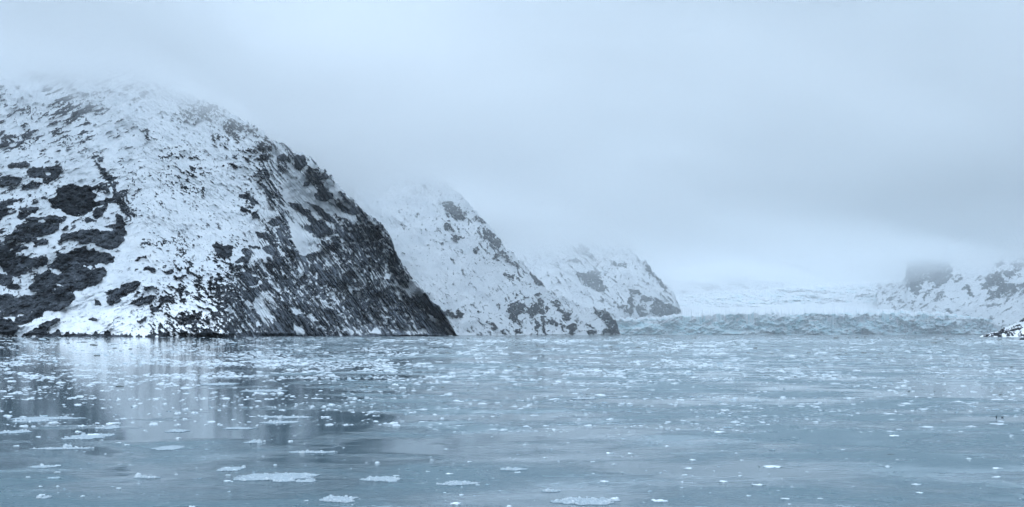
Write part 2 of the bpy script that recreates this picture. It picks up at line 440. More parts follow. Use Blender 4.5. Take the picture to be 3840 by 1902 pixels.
dens_pts = [(60,330,.08),(200,330,.4),(300,350,.1),(500,330,.1),(650,380,.15),(780,430,.6),(880,480,.62),(950,520,.6),(700,420,.2),(60,450,.1),(200,440,.05),(300,470,.12),(450,470,.1),
 (600,520,.14),(750,560,.15),(850,560,.28),(960,590,.55),(1040,600,.3),(40,520,.3),(120,540,.22),(200,560,.2),(350,560,.03),(450,600,.15),(600,620,.2),(700,660,.25),(800,600,.1),(900,640,.35),
 (1000,660,.5),(1030,740,.6),(1050,800,.6),(930,680,.3),(500,760,.08),(560,720,.12),(640,760,.1),(800,800,.06),(480,560,.12),(600,560,.05),(700,520,.15),(400,700,.02),(480,880,.05),(560,850,.14),
 (600,940,.14),(700,900,.1),(520,980,.02),(600,1020,.06),(700,1050,.14),(420,1000,.0),(350,1100,.0),(300,1200,.02),(480,1200,.06),(620,1180,.12),(700,1120,.25),(780,1060,.12),(760,1000,.05),
 (860,940,.3),(900,860,.04),(800,880,.04),(960,840,.25),(960,920,.35),(930,1000,.4),(960,1080,.62),(1000,1150,.7),(840,1180,.6),(700,1240,.5),(1100,650,.3),(1090,580,.35),(1180,660,.4),(1260,740,.45),
 (1200,760,.1),(1300,790,.4),(1380,830,.4),(1140,700,.15),(1150,780,.1),(1200,850,.6),(1100,780,.35),(1150,900,.5),(150,650,.1),(100,720,.12),(200,760,.1),(60,600,.12),(30,700,.2),(220,860,.1),(330,900,.08),
 (60,860,.3),(160,960,.1),(320,640,.12),(300,580,.1),(80,480,.15),(120,380,.12),(230,400,.3),(1300,1000,.62),(1400,1000,.72),(1480,1000,.72),(1400,1120,.72),(1550,1150,.75),(1600,1220,.75),(1250,1180,.7),(1120,1200,.62)]

PM_face = poly_mask(face_polys, 5)
PM_solid = poly_mask([(p, 1.0) for p in solid], 1)
PM_snow = poly_mask([(p, 1.0) for p in snow_polys], 2)

shore1 = [(-500,2300),(0,2100),(250,2000),(520,1850),(850,1750),(1000,2000),(1400,2450),(1720,2750),(1900,2900)]
skyl1 = [(-500,90),(-200,170),(0,215),(160,235),(300,250),(500,235),(600,290),(680,335),(760,368),(850,415),(930,462),(1000,508),(1060,538),(1110,563),(1150,593),(1196,619),(1239,652),(1269,691),
         (1311,737),(1351,774),(1387,803),(1427,833),(1452,862),(1470,905),(1490,955),(1510,990),(1536,1031),(1560,1055),(1585,1071),(1615,1117),(1645,1146),(1668,1180),(1690,1216),(1712,1256),(1730,1262)]
ridged1 = [(-500,4200),(0,3800),(600,3500),(1000,3200),(1300,3050),(1500,2950),(1712,2800),(1900,2900)]
def c_sh1(px):
    d = ipl(shore1, px); return CY+F*H/d, d
def c_sky1(px):
    return np.minimum(ipl(skyl1, px), CY+F*H/ipl(shore1, px)), ipl(ridged1, px)
def c_back1(px):
    y, d = c_sky1(px); return np.minimum(y+60, CY+F*H/(d+700)), d+700
PX, PY, D, T = relief(-420, 1730, 1.9, [c_sh1, c_sky1, c_back1], [560, 12], None, 1)
tt = np.clip(T, 0, 1)
PY = PY+5.5*fbm(PX/30.0, PY/26.0, 6, 71, .62)*sstep(1730, 1600, PX)*tt**6
# the spine of the left buttress stands in front of the snow gully; the dark right face turns away behind its own rib
edge = [(100,250),(170,290),(280,420),(350,575),(420,640),(500,800),(505,850),(480,960),(380,1080),(240,1170),(150,1256)]
ex = np.interp(PY, [e[1] for e in sorted(edge, key=lambda q: q[1])], [e[0] for e in sorted(edge, key=lambda q: q[1])])
D = D-np.where(T <= 1, 22*sstep(30, -40, PX-ex)*sstep(0, .05, tt)*sstep(1.0, .85, tt), 0)
rib = np.interp(PY, [540, 620, 730, 830, 930, 1050, 1256], [960, 1010, 1050, 1062, 1100, 1170, 1330])
D = D+np.where(T <= 1, 140*sstep(-15, 60, PX-rib)*sstep(1.0, .7, tt)*sstep(0, .08, tt), 0)
wl = sstep(640, 420, PX)                     # left slabs dip up to the right
wr = sstep(850, 1010, PX+0.25*(PY-900))      # right face: strata fall steeply to the right
wm = np.clip(1-wl-wr, 0, 1)
nl = aniso(PX, PY, -22, 32, 9, 5, 100, .62)
nm = aniso(PX, PY, 32, 17, 7.5, 5, 130, .65)
wa = unif(fbm(PX/120, PY/120, 2, 155)*1.5)
nr = (aniso(PX, PY, 60, 85, 7, 6, 160, .88)*wa+aniso(PX, PY, 47, 70, 7, 6, 170, .88)*(1-wa))/np.sqrt(wa**2+(1-wa)**2)
nz_ = (nl*wl+nm*wm+nr*wr)/np.sqrt(wl**2+wm**2+wr**2)
u = unif(nz_)
sp = unif(fbm(PX/7.0, PY/6.0, 3, 210, .7))     # rubble poking through the snow
spr = unif(aniso(PX, PY, 56, 17, 4.5, 3, 230, .75)*.75+.66*fbm(PX/9., PY/7., 3, 240, .7))
sp = np.where(wr > .5, spr, sp)
un = .6*u+.4*unif(fbm(PX/13.0, PY/10.0, 4, 250, .75))
dens = shepard(PX, PY, dens_pts)
wx = 2.6*fbm(PX/18., PY/12., 4, 260, .6); wy = 2.0*fbm(PX/19., PY/11., 4, 265, .6)
fm = sample(PM_face, PX+wx, PY+wy); sm = sample(PM_solid, PX+wx, PY+wy); nm_ = sample(PM_snow, PX+wx, PY+wy)
clu = unif(fbm(PX/62.0, PY/48.0, 3, 270, .6)*1.3)
dens = dens*(.3+1.3*clu)*(1-.5*wl*sstep(480, 640, PY))*(1-.35*wm*sstep(960, 860, PY))*(1-.38*sstep(700, 800, PX)*sstep(880, 780, PY))
clv = unif(aniso(PX, PY, 56, 170, 42, 4, 290, .6)*1.4)
fm2 = fm*(.68+.32*clv)
dens = dens*(1-np.clip(fm*1.2, 0, 1))+fm2
rock = np.maximum(dens-u, (dens*0.6*clu*1.6-sp)*0.8)
rock = np.where(fm > .4, np.minimum(rock, (0.84-sp)*1.2+.25*(.5-u)), rock)
rock = rock*(1-sm)+sm*(0.55-0.45*(1-u)**3) if False else np.where(sm > 0.02, np.maximum(rock, sm*1.5-0.75+0.5*(0.5-un)), rock)
holes = (sp-0.90)*3+(un-.80)*1.6
rock = np.where(sm > .6, np.minimum(rock, 0.35-np.clip(holes, 0, 1)*2.0), rock)
rock = rock-1.5*np.clip(nm_*1.3-0.15-.35*(1-un), 0, 1)
zz0 = H+(CY-PY)/F*D
rock = np.where((zz0 < 4.5+3.5*fbm(PX/18., PY*0, 4, 280)) & (T < 1), np.maximum(rock, .3), rock)
rock = np.clip(rock, -1, 1)
tone = np.clip(0.02+.12*wr+1.0*wr*(1.15-.7*clv)*unif(aniso(PX, PY, 56, 60, 8, 6, 300, .9)*1.4)**1.5+0.36*wl*unif(aniso(PX, PY, -24, 36, 11, 6, 330, .85)*1.4)**2.2+.3*wm*unif(nm*1.3)**2+.16*wl*unif(fbm(PX/48., PY/26., 4, 345, .6)*1.8)**2, 0, .9)
tone = np.where((PX > 175) & (PX < 375) & (PY > 690) & (PY < 815), tone*0.2, tone)
dirt = 0.35*np.exp(-(((PX-520-(PY-900)*.6)/45)**2+((PY-930)/80)**2))+0.25*np.exp(-(((PX-250)/60)**2+((PY-1170)/60)**2))
dirt = dirt*unif(aniso(PX, PY, 62, 80, 8, 3, 350)*1.5)
big = fbm(PX/260, PY/260, 3, 400)*30+fbm(PX/70, PY/60, 3, 420)*9
stepd = -np.clip(rock+0.05, 0, .35)*26-np.clip(rock, 0, .3)*40*(unif(nz_)-.5)+nz_*2.2
amp = sstep(0, .02, tt)*sstep(1.03, .9, T)
stepd = stepd+np.clip(rock*4, 0, 1)*(fbm(PX/26., PY/13., 5, 440, .6)*7*(1-wr)+aniso(PX, PY, 54, 90, 8, 4, 450, .7)*5*wr)
D = D+(big+stepd)*(0.25+0.75*amp)
build_relief('mountain', PX, PY, D, M_rock1, {'rock': rock, 'tone': tone, 'dirt': dirt}, kind='structure',
             label='near snowy mountain with dark rock slabs on the left shore, its top lost in cloud')

# ------------------------------------------------------------------ middle mountains, right-hand slopes
def simple_mountain(x0, x1, step, shore, skyl, ridge, nrow, seed, polys, snow, pts, base_d, base_ang, lab, mat, rough_amp=5.0, scale=1.0, tone0=.15, relief_m=18, base=None, rel2=4.5):
    def c0(px):
        d = ipl(shore, px)
        if base is not None: return ipl(base, px), d
        return CY+F*H/d, d
    def c1(px):
        y0, _ = c0(px)
        return np.minimum(ipl(skyl, px), y0), ipl(ridge, px)
    def c2(px):
        y, d = c1(px); return np.minimum(y+40, CY+F*H/(d+600)), d+600
    PX, PY, D, T = relief(x0, x1, step, [c0, c1, c2], [nrow, 8], None, seed)
    PY = PY+rough_amp*fbm(PX/24.0, PY/22.0, 6, seed, .62)*np.clip(T, 0, 1)**6*np.clip((c0(PX[0])[0]-c1(PX[0])[0])/40, 0, 1)[None]
    u1 = aniso(PX, PY, base_ang, 34*scale, 12*scale, 5, seed+10, .65)
    u = unif(u1); sp = unif(fbm(PX/7.0, PY/6.0, 3, seed+30, .7))
    dens = shepard(PX, PY, pts) if pts else np.full(PX.shape, base_d)
    wx = 4.5*fbm(PX/15., PY/11., 4, seed+70, .75); wy = 3.5*fbm(PX/17., PY/11., 4, seed+75, .75)
    dens = dens*(.28 if pts and len(pts) > 6 else 1)
    rock = np.maximum(dens-u, (dens*.9-sp)*.8)
    pm = sample(poly_mask([(p, 1.0) for p in polys], 1), PX+wx, PY+wy) if polys else 0*PX
    rock = np.where(pm > .02, np.maximum(rock, pm*1.5-.72+.55*(.5-u)+.2*(.5-sp)), rock)
    rock = np.where(pm > .6, np.minimum(rock, .35-np.clip((sp-.88)*4, 0, 1)*2), rock)
    if snow:
        ns = sample(poly_mask([(p, 1.0) for p in snow], 1), PX, PY)
        rock = rock-1.4*np.clip(ns*1.2-.15, 0, 1)
    tone = tone0*unif(fbm(PX/30, PY/30, 3, seed+50))*1.5
    tt = np.clip(T, 0, 1)
    amp = sstep(0, .03, tt)*sstep(1.03, .9, T)
    D = D+(fbm(PX/160, PY/130, 3, seed+60)*relief_m+fbm(PX/60, PY/50, 3, seed+65)*rel2-np.clip(rock+.05, 0, .35)*40+u1*1.0)*(0.25+.75*amp)
    build_relief('mountain', PX, PY, D, mat, {'rock': np.clip(rock, -1, 1), 'tone': tone, 'dirt': rock*0}, kind='structure', label=lab)

G = lambda p: ZA(p, 1400, 600, 0.5408)
Hh = lambda p: ZA(p, 2300, 900, 0.598)
J = lambda p: ZA(p, 3340, 930, 0.29)
m2_rock = [G(p) for p in (
 [(490,300),(530,295),(580,330),(610,370),(650,410),(600,420),(540,380),(500,350)], [(490,460),(530,430),(560,450),(560,490),(510,480)], [(570,520),(610,530),(590,570),(530,560)],
 [(590,480),(615,485),(605,510)], [(690,610),(730,610),(725,650),(690,645)], [(370,560),(395,590),(380,590)], [(200,620),(235,650),(215,650)], [(540,780),(560,800)],
 [(690,400),(760,400),(790,440),(720,425)], [(750,460),(800,480),(850,520),(890,580),(910,610),(870,600),(800,560),(760,520)], [(840,650),(885,655),(870,690),(840,690)], [(780,560),(850,600),(920,650),(1000,740),(1025,760),(960,720),(880,650)],
 [(905,785),(970,800),(975,820),(920,810)], [(1075,770),(1130,780),(1180,810),(1200,850),(1200,890),(1150,870),(1100,810)], [(1060,820),(1110,870),(1090,870)],
 [(980,910),(1000,940),(1020,950),(980,950)], [(1040,940),(1075,945),(1070,960),(1040,955)], [(1110,940),(1160,925),(1150,945)],
 [(940,1020),(970,990),(1050,990),(1060,1040),(1010,1070),(1000,1100),(980,1130),(950,1090)], [(1060,1050),(1100,1010),(1160,980),(1165,1050),(1100,1090)], [(1160,960),(1175,960),(1185,1080),(1200,1205),(1180,1205),(1165,1100)],
 [(1200,1000),(1220,1040),(1200,1070)], [(1240,960),(1280,990),(1310,1050),(1360,1050),(1380,1110),(1350,1120),(1290,1060),(1270,1010)], [(1205,1110),(1260,1110),(1290,1140),(1260,1160),(1220,1140)],
 [(1120,1120),(1150,1130),(1150,1205),(1120,1160)], [(1300,1130),(1330,1150),(1340,1205),(1300,1170)], [(1350,1150),(1420,1130),(1410,1205),(1370,1190)], [(1230,1170),(1260,1190),(1240,1200)],
 [(860,985),(880,1020),(870,1035)], [(865,1080),(890,1090),(880,1100)], [(985,1160),(1010,1180),(1040,1205),(1000,1200)], [(700,1040),(760,1080),(730,1070)], [(760,1110),(830,1140),(860,1190),(840,1170)], [(650,945),(665,960),(660,965)],
 [(815,860),(840,905),(830,900)], [(890,1175),(920,1205),(900,1205)], [(1480,1140),(1520,1150),(1520,1170),(1490,1165)], [(1530,1050),(1570,1060),(1600,1110),(1590,1120),(1550,1080)],
 [(1600,1070),(1640,1060),(1690,1110),(1715,1170),(1718,1205),(1680,1190),(1620,1130),(1600,1100)], [(1590,1170),(1640,1170),(1690,1195),(1700,1205),(1600,1205)], [(1480,1190),(1540,1190),(1550,1208),(1480,1208)], [(1480,1065),(1500,1075),(1490,1085)],
 [(580,1050),(620,1050),(640,1085),(600,1105)], [(440,1040),(520,1040),(590,1080),(580,1100),(500,1080),(450,1060)], [(1355,1180),(1385,1190),(1380,1205),(1355,1205)])]
simple_mountain(1330, 2345, 1.9, [(1300,3500),(1720,3500),(2100,4000),(2345,4400)],
 [(1300,520),(1400,545),(1500,585),(1600,640),(1700,705),(1779,784),(1811,822),(1860,881),(1892,930),(1960,985),(2010,1030),(2045,1078),(2080,1100),(2160,1138),(2233,1163),(2285,1172),(2308,1200),(2322,1240),(2330,1256),(2345,1262)],
 [(1300,4800),(1900,4600),(2345,4420)], 300, 500, m2_rock, None,
 [(1450,900,.02),(1600,1000,.02),(1500,1100,.05),(1620,1200,.22),(1500,1230,.3),(1700,1150,.06),(1700,850,.3),(1650,780,.15),(1800,820,.35),(1850,900,.35),(1950,980,.35),(1750,950,.04),(1850,1050,.05),(2000,1100,.2),(1950,1220,.25),(2050,1060,.25),(2060,1230,.3),(2150,1230,.2),(2250,1220,.12),(1560,760,.08),(1450,760,.03),(1800,1180,.12)],
 .1, 50, 'steep white mountain behind the near one, with scattered rock outcrops and a foggy summit', M_rock2)

m3_rock = [G(p) for p in (
 [(1410,780),(1450,780),(1540,770),(1580,830),(1610,870),(1600,910),(1540,900),(1480,880),(1440,820)], [(1780,890),(1800,890),(1800,1060),(1770,1060),(1785,970)],
 [(1940,970),(1990,980),(2060,1000),(2090,1030),(2080,1080),(2000,1090),(1950,1070),(1920,1040),(1950,1010)], [(1800,900),(1860,910),(1870,930),(1810,925)], [(1840,970),(1900,940),(1930,960),(1890,990)],
 [(1820,1020),(1880,1010),(1900,1040),(1850,1050)], [(1850,1070),(1900,1065),(1920,1085),(1860,1090)], [(1925,1080),(1990,1090),(1960,1100)], [(1690,1010),(1740,1000),(1770,1040),(1710,1040)], [(1870,710),(1920,740),(1950,780),(1920,780)],
 [(1960,790),(2010,830),(2040,880),(2070,910),(2030,890),(1990,840)], [(2090,1000),(2130,1050),(2140,1070),(2110,1075)], [(1420,610),(1480,590),(1500,650),(1540,680),(1480,670)], [(1400,540),(1460,545),(1500,580),(1440,560)],
 [(1640,700),(1740,730),(1770,755),(1690,735)], [(1350,695),(1410,695),(1400,715),(1355,715)], [(1530,710),(1560,720),(1550,735)], [(1460,920),(1490,940),(1480,942)], [(1720,830),(1850,830),(1760,835)], [(1655,980),(1680,990),(1660,1000)])]
simple_mountain(1800, 2610, 1.9, [(1800,5750),(2610,5750)],
 [(1780,960),(1850,935),(1920,905),(2022,880),(2103,862),(2200,868),(2280,880),(2346,908),(2406,968),(2455,1022),(2498,1065),(2520,1092),(2540,1130),(2557,1179),(2575,1200),(2610,1225)],
 [(1800,6500),(2300,6300),(2610,5850)], 230, 700, m3_rock, None,
 [(1950,930,.15),(2050,950,.2),(2150,960,.25),(2000,1000,.12),(2100,1050,.12),(2200,1000,.2),(2250,930,.2),(2300,980,.25),(2180,1100,.12),(2350,1080,.12),(2350,1150,.3),(2450,1150,.35),(2420,1080,.1),(2450,1050,.3),(2300,1130,.2)],
 .1, 48, 'hazy rounded mountain above the left end of the glacier', M_rock2, base=[(1800,1215),(2440,1200),(2610,1225)])

simple_mountain(2440, 3300, 2.4, [(2400,7600),(3300,8600)],
 [(2440,1030),(2500,1045),(2560,1052),(2620,1040),(2670,1026),(2700,1012),(2735,1005),(2780,1030),(2808,1045),(2850,1052),(2950,1056),(3300,1062)],
 [(2440,8300),(3300,9000)], 90, 820, [Hh(p) for p in ([(610,230),(650,205),(730,200),(790,210),(840,240),(850,265),(800,285),(760,290),(700,265),(640,265)], [(550,270),(640,290),(660,300),(590,310),(550,300)])], None,
 None, .07, 25, 'faint rocky knob far behind the glacier, half lost in mist', M_rock2, rough_amp=2.0, relief_m=10, base=[(2400,1110),(3300,1110)], rel2=6)

m5 = [J(p) for p in (
 [(215,180),(260,150),(500,140),(760,180),(790,260),(780,320),(760,400),(700,480),(640,470),(600,520),(540,560),(510,530),(560,490),(600,420),(540,430),(480,420),(420,490),(370,470),(400,400),(360,440),(385,500),(380,600),(350,610),(310,560),(220,490),(190,380),(205,280)],
 [(790,450),(850,400),(870,360),(920,350),(935,380),(880,420)], [(580,630),(620,570),(690,580),(650,610)], [(630,660),(700,610),(770,580),(720,620),(660,660)], [(780,640),(830,655),(790,680)], [(640,710),(680,680),(700,710)], [(400,630),(470,620),(440,660),(400,660)],
 [(930,520),(990,470),(1035,500),(1010,560),(1100,600),(1030,635),(1005,590),(980,520),(940,560)], [(1130,390),(1180,385),(1160,415)], [(1340,290),(1380,200),(1430,170),(1490,185),(1420,230),(1360,280)],
 [(1175,480),(1230,460),(1250,400),(1360,340),(1430,285),(1450,300),(1400,370),(1450,400),(1400,470),(1330,480),(1260,560),(1240,530),(1190,550)],
 [(1255,560),(1340,550),(1400,490),(1480,460),(1620,465),(1724,445),(1724,480),(1640,520),(1560,560),(1400,620),(1250,700),(1200,700),(1260,640),(1290,600)],
 [(1440,310),(1500,300),(1540,280),(1620,275),(1655,300),(1600,340),(1520,380),(1480,350)], [(1590,210),(1660,200),(1724,180),(1724,240),(1640,260)], [(1650,150),(1724,120),(1724,150)], [(230,690),(310,685),(320,700),(230,702)])]
simple_mountain(3290, 4300, 1.9, [(3290,6300),(3760,5600),(4300,5200)],
 [(3290,1066),(3380,1056),(3392,1046),(3397,1010),(3402,960),(3412,915),(3440,900),(3600,890),(3700,870),(3840,820),(4000,760),(4300,650)],
 [(3390,7000),(3840,6700),(4300,6500)], 190, 900, m5, None,
 [(3500,1000,.5),(3450,1060,.4),(3600,1090,.15),(3700,1110,.1),(3600,1040,.05),(3700,1000,.08),(3800,1000,.35),(3800,1080,.15),(3750,1060,.4),(3650,960,.06),(3950,1000,.4)],
 .1, -28, 'fog-veiled rocky slope rising over the right end of the glacier', M_rock2, base=[(3290,1182),(3500,1190),(3760,1225),(4300,1235)])

m6 = [J(p) for p in (
 [(1380,690),(1440,670),(1560,620),(1680,620),(1700,570),(1724,550),(1900,480),(1900,800),(1724,900),(1640,930),(1600,940),(1560,900),(1480,890),(1440,880),(1460,800),(1400,800),(1385,760)],
 [(1340,840),(1400,820),(1440,850),(1420,880),(1340,875)], [(1280,860),(1310,800),(1300,850)], [(1200,770),(1210,745),(1195,770)], [(1500,620),(1530,600),(1510,630)])]
simple_mountain(3660, 4300, 1.9, [(3690,5950),(4300,5650)],
 [(3660,1222),(3690,1196),(3700,1176),(3715,1160),(3740,1142),(3780,1112),(3810,1092),(3840,1070),(3950,1010),(4300,850)],
 [(3690,6150),(4300,6150)], 150, 1000, m6, [J(p) for p in ([(1480,780),(1530,745),(1545,780),(1500,810)], [(1600,690),(1670,660),(1660,700)], [(1610,830),(1680,830),(1660,850)], [(1490,840),(1560,845),(1520,860)])],
 [(3740,1150,.1),(3760,1180,.25),(3830,1110,.15),(3830,1180,.6)],
 .1, -25, 'darker rocky spur at the right edge beyond the low headland', M_rock2, base=[(3660,1226),(3700,1230),(4300,1245)])

simple_mountain(3676, 4250, 1.5, [(3676,1850),(4250,1500)],
 [(3676,1262),(3690,1255),(3700,1253),(3725,1246),(3748,1240),(3765,1229),(3785,1224),(3810,1209),(3840,1191),(3950,1140),(4250,1040)],
 [(3676,1860),(3840,2300),(4250,2600)], 60, 1100, [J(p) for p in ([(1330,1115),(1400,1080),(1450,1062),(1500,1075),(1540,1110),(1600,1110),(1700,1120),(1724,1115),(1724,1160),(1400,1160),(1340,1140)], [(1170,1145),(1200,1135),(1210,1150),(1175,1155)], [(1250,1140),(1290,1125),(1280,1150),(1250,1155)])],
 [J([(1440,1110),(1470,1105),(1500,1150),(1450,1150)]), J([(1600,1130),(1640,1120),(1650,1150),(1600,1155)])], None, .12, -10,
 'low snow-covered headland with a dark rocky foot at the right edge of the bay', M_rock1, rough_amp=1.5, relief_m=8, scale=.6, rel2=4)

simple_mountain(3822, 4200, 1.5, [(3822,900),(4200,700)], [(3822,1276),(3830,1272),(3838,1266),(3850,1262),(3950,1245),(4200,1200)], [(3822,905),(4200,960)], 30, 1200, None, None,
 [(3840,1270,.97),(3900,1260,.9)], .9, -20, 'tip of a dark shoreline rock at the right edge of the picture', M_rock1, rough_amp=1.0, relief_m=3, scale=.5, rel2=2)

# ------------------------------------------------------------------ glacier
def ice_mat():
    m, t, _, _ = new_mat('glacier_ice')
    f = nattr(t, 'rock'); d = nattr(t, 'dirt')
    n1 = nnoise(t, 0.02, 6, 0.65, (1, 1, 1.6))
    ice = nmix(t, (0.52, 0.80, 0.87), (0.84, 0.92, 0.95), nrange(t, n1, 0.36, 0.62))
    n2 = nnoise(t, 0.035, 6, 0.75)
    ice = nmix(t, ice, (0.31, 0.32, 0.37), nmath(t, 'MULTIPLY', d, nrange(t, n2, 0.3, 0.62)))
    col = nmix(t, (0.86, 0.89, 0.92), ice, nrange(t, f, -0.05, 0.05, 0, 1, True))
    finish(m, t, col, 0.6, n2, 5.0, 0.6, 0.3)
    return m
M_ice = ice_mat()
face_top = [(2250,1200),(2300,1194),(2380,1200),(2460,1199),(2509,1190),(2600,1186),(2700,1182),(2778,1178),(2900,1180),(3077,1178),(3200,1180),(3316,1180),(3400,1181),(3496,1182),(3600,1187),(3675,1194),(3740,1210),(3765,1222),(3800,1235),(3900,1240)]
gl = bpy.data.objects.new('glacier', None)
C.objects.link(gl)
gl.location = (0, 5500, 0)
gl['label'] = 'pale blue tidewater glacier ending in a long ice cliff across the head of the bay'
gl['category'] = 'glacier'
def gpart(name, PX, PY, D, attrs):
    o = build_relief(name, PX, PY, D, M_ice, attrs, gl)
    o.location = (0, -5500, 0)
    return o
def c_g0(px): return CY+F*H/5500+0*px, 5500+120*np.sin(px/260.0)+0*px
def c_g1(px): return ipl(face_top, px)+2.6*fbm(px/16, px*0+1, 5, 1300, .7), 5560+120*np.sin(px/260.0)+0*px
def c_g1b(px):
    y, d = c_g1(px); return y+3, d+60
PX, PY, D, T = relief(2262, 3850, 1.7, [c_g0, c_g1, c_g1b], [60, 3], None, 5)
tt = np.clip(T, 0, 1)
q = aniso(PX, PY, 80, 40, 14, 5, 1320, .7); q2 = aniso(PX, PY, -35, 60, 12, 4, 1340, .7); q3 = fbm(PX/60, PY/30, 4, 1360, .6)
D = D+(q*2+q2*5+q3*16)*(.3+.7*sstep(0, .05, tt))*sstep(1.1, .9, T)
fr = 0.5-np.clip((unif(aniso(PX, PY, 2, 26, 5, 4, 1380, .7))-(.9-.62*sstep(.55, 1.0, tt)))*4, 0, 1)
dirtg = np.clip(.05+.6*sstep(2900, 3300, PX)+.5*sstep(3480, 3620, PX), 0, .95)*unif(q2*.7+q*.8+.2)+.22*unif(aniso(PX, PY, 30, 50, 16, 4, 1390)-1.3)
gpart('ice_cliff', PX, PY, D, {'rock': fr, 'dirt': dirtg})
def c_g2(px):
    y, d = c_g1(px); return y-0.5, d+2
def c_g3(px): return 1152+0*px+2*fbm(px/60, px*0, 3, 1400), 6900+0*px
top_ic = [(2250,1110),(2557,1103),(2718,1092),(2898,1090),(2958,1080),(3197,1068),(3376,1056),(3500,1052),(3900,1050)]
def c_g4(px): return ipl(top_ic, px)+1.2*fbm(px/14, px*0, 4, 1410, .7), 7700+0*px
def c_g5(px): return ipl(top_ic, px)-14, 9600+0*px
PX, PY, D, T = relief(2262, 3850, 1.9, [c_g2, c_g3, c_g4, c_g5], [30, 50, 10], None, 6)
cre = aniso(PX, PY, 4, 13, 4.2, 5, 1420, .75); cv = fbm(PX/120, PY/22, 3, 1440)
fall = sstep(1.0, 1.25, T)*sstep(2.15, 1.9, T)*(sstep(2500, 2600, PX)*sstep(3480, 3300, PX))
rightw = sstep(3050, 3300, PX)*sstep(1.0, .1, T)
dens = .02+.30*fall*unif(cv+.4)+.3*rightw+.5*sstep(.12, .0, T)
fr = dens-unif(cre)
D = D+cre*(2+11*fall)+fbm(PX/90, PY/20, 3, 1450)*30*sstep(.1, .6, T)
dirtg = (.12+.3*rightw)*unif(fbm(PX/20, PY/8, 3, 1460))
gpart('upper_icefield', PX, PY, D, {'rock': np.clip(fr, -1, 1)*1.0, 'dirt': dirtg})

# ------------------------------------------------------------------ water
def water_mat():
    m, t, _, _ = new_mat('fjord_water')
    big = nmath(t, 'ADD', nmath(t, 'MULTIPLY', nnoise(t, 0.03, 4, 0.6, (1, 1.0, 1), None, 0.6), 0.5), nmath(t, 'MULTIPLY', nnoise(t, 0.13, 5, 0.6, (0.7, 1.0, 1), None, 0.3), 0.5))
    sx = t.nodes.new('ShaderNodeSeparateXYZ'); tcx = t.nodes.new('ShaderNodeTexCoord'); t.links.new(tcx.outputs['Object'], sx.inputs[0])
    shelter = nmath(t, 'MULTIPLY', nrange(t, sx.outputs['Y'], 46, 62, 0, 1, True), nrange(t, nmath(t, 'ADD', sx.outputs['X'], nmath(t, 'MULTIPLY', sx.outputs['Y'], 0.22)), -25, 15, 0.17, 0.0, True))
    cal = nrange(t, nmath(t, 'ADD', big, shelter), 0.44, 0.55, 1, 0, True)        # 1 = ruffled by a breath of wind, 0 = glassy
    r1 = nnoise(t, 3.2, 4, 0.6, (0.8, 1.6, 1))
    r2 = nnoise(t, 0.35, 3, 0.5, (0.5, 1.6, 1))
    hgt = nmath(t, 'ADD', nmath(t, 'MULTIPLY', nmath(t, 'MULTIPLY', r1, 0.20), nrange(t, cal, 0, 1, 0.03, 1.0)), nmath(t, 'MULTIPLY', r2, nrange(t, cal, 0, 1, 0.008, 0.06)))
    col = nmix(t, (0.028, 0.060, 0.076), (0.033, 0.075, 0.094), cal)
    sl = nmath(t, 'ADD', nmath(t, 'MULTIPLY', nnoise(t, 0.20, 6, 0.7, (0.6, 1.0, 1), None, 0.5), 0.55), nmath(t, 'MULTIPLY', nnoise(t, 0.025, 3, 0.5), 0.45))
    sl = nmath(t, 'MULTIPLY', nrange(t, sl, 0.50, 0.60, 0, 0.42, True), nrange(t, nnoise(t, 2.6, 3, 0.7), 0.36, 0.60, 0.25, 1.0))
    sl = nmath(t, 'MULTIPLY', sl, nrange(t, shelter, 0.0, 0.12, 1.0, 0.15))
    col = nmix(t, col, (0.30, 0.35, 0.38), sl)
    b = finish(m, t, col, nmath(t, 'ADD', nrange(t, cal, 0, 1, 0.03, 0.28), nmath(t, 'MULTIPLY', sl, 0.25)), hgt, 1.0, 0.6, 0.5, 1.333)
    return m
M_water = water_mat()
ys = np.concatenate([[-300], np.geomspace(12, 14000, 60)]); xs = np.concatenate([-np.geomspace(9000, 10, 40), np.geomspace(10, 9000, 40)])
XX, YY = np.meshgrid(xs, ys)
link('water', raw_mesh('water', np.stack([XX, YY, 0*XX], -1).reshape(-1, 3), grid_quads(len(ys), len(xs)), M_water), kind='structure')

# ------------------------------------------------------------------ floating ice
def snowice_mat(name, a, b, sc, dark=None):
    m, t, _, _ = new_mat(name)
    n = nnoise(t, sc, 4, 0.6)
    col = nmix(t, a, b, nrange(t, n, 0.4, 0.62))
    if dark: col = nmix(t, col, dark, nrange(t, nnoise(t, sc*1.7, 3, .6), .52, .62))
    finish(m, t, col, 0.55, n, 0.04, 0.5, 0.4)
    return m
M_white = snowice_mat('white_ice', (0.42, 0.455, 0.48), (0.26, 0.31, 0.345), 9)
M_sheet = snowice_mat('thin_grey_ice', (0.14, 0.18, 0.205), (0.22, 0.265, 0.295), 5)
M_snow = snowice_mat('snow_topped_ice', (0.58, 0.62, 0.65), (0.42, 0.48, 0.52), 9)
M_dirty = snowice_mat('dirty_ice', (0.05, 0.055, 0.05), (0.13, 0.15, 0.15), 7)
M_grey = snowice_mat('grey_ice', (0.12, 0.17, 0.20), (0.30, 0.37, 0.41), 7)

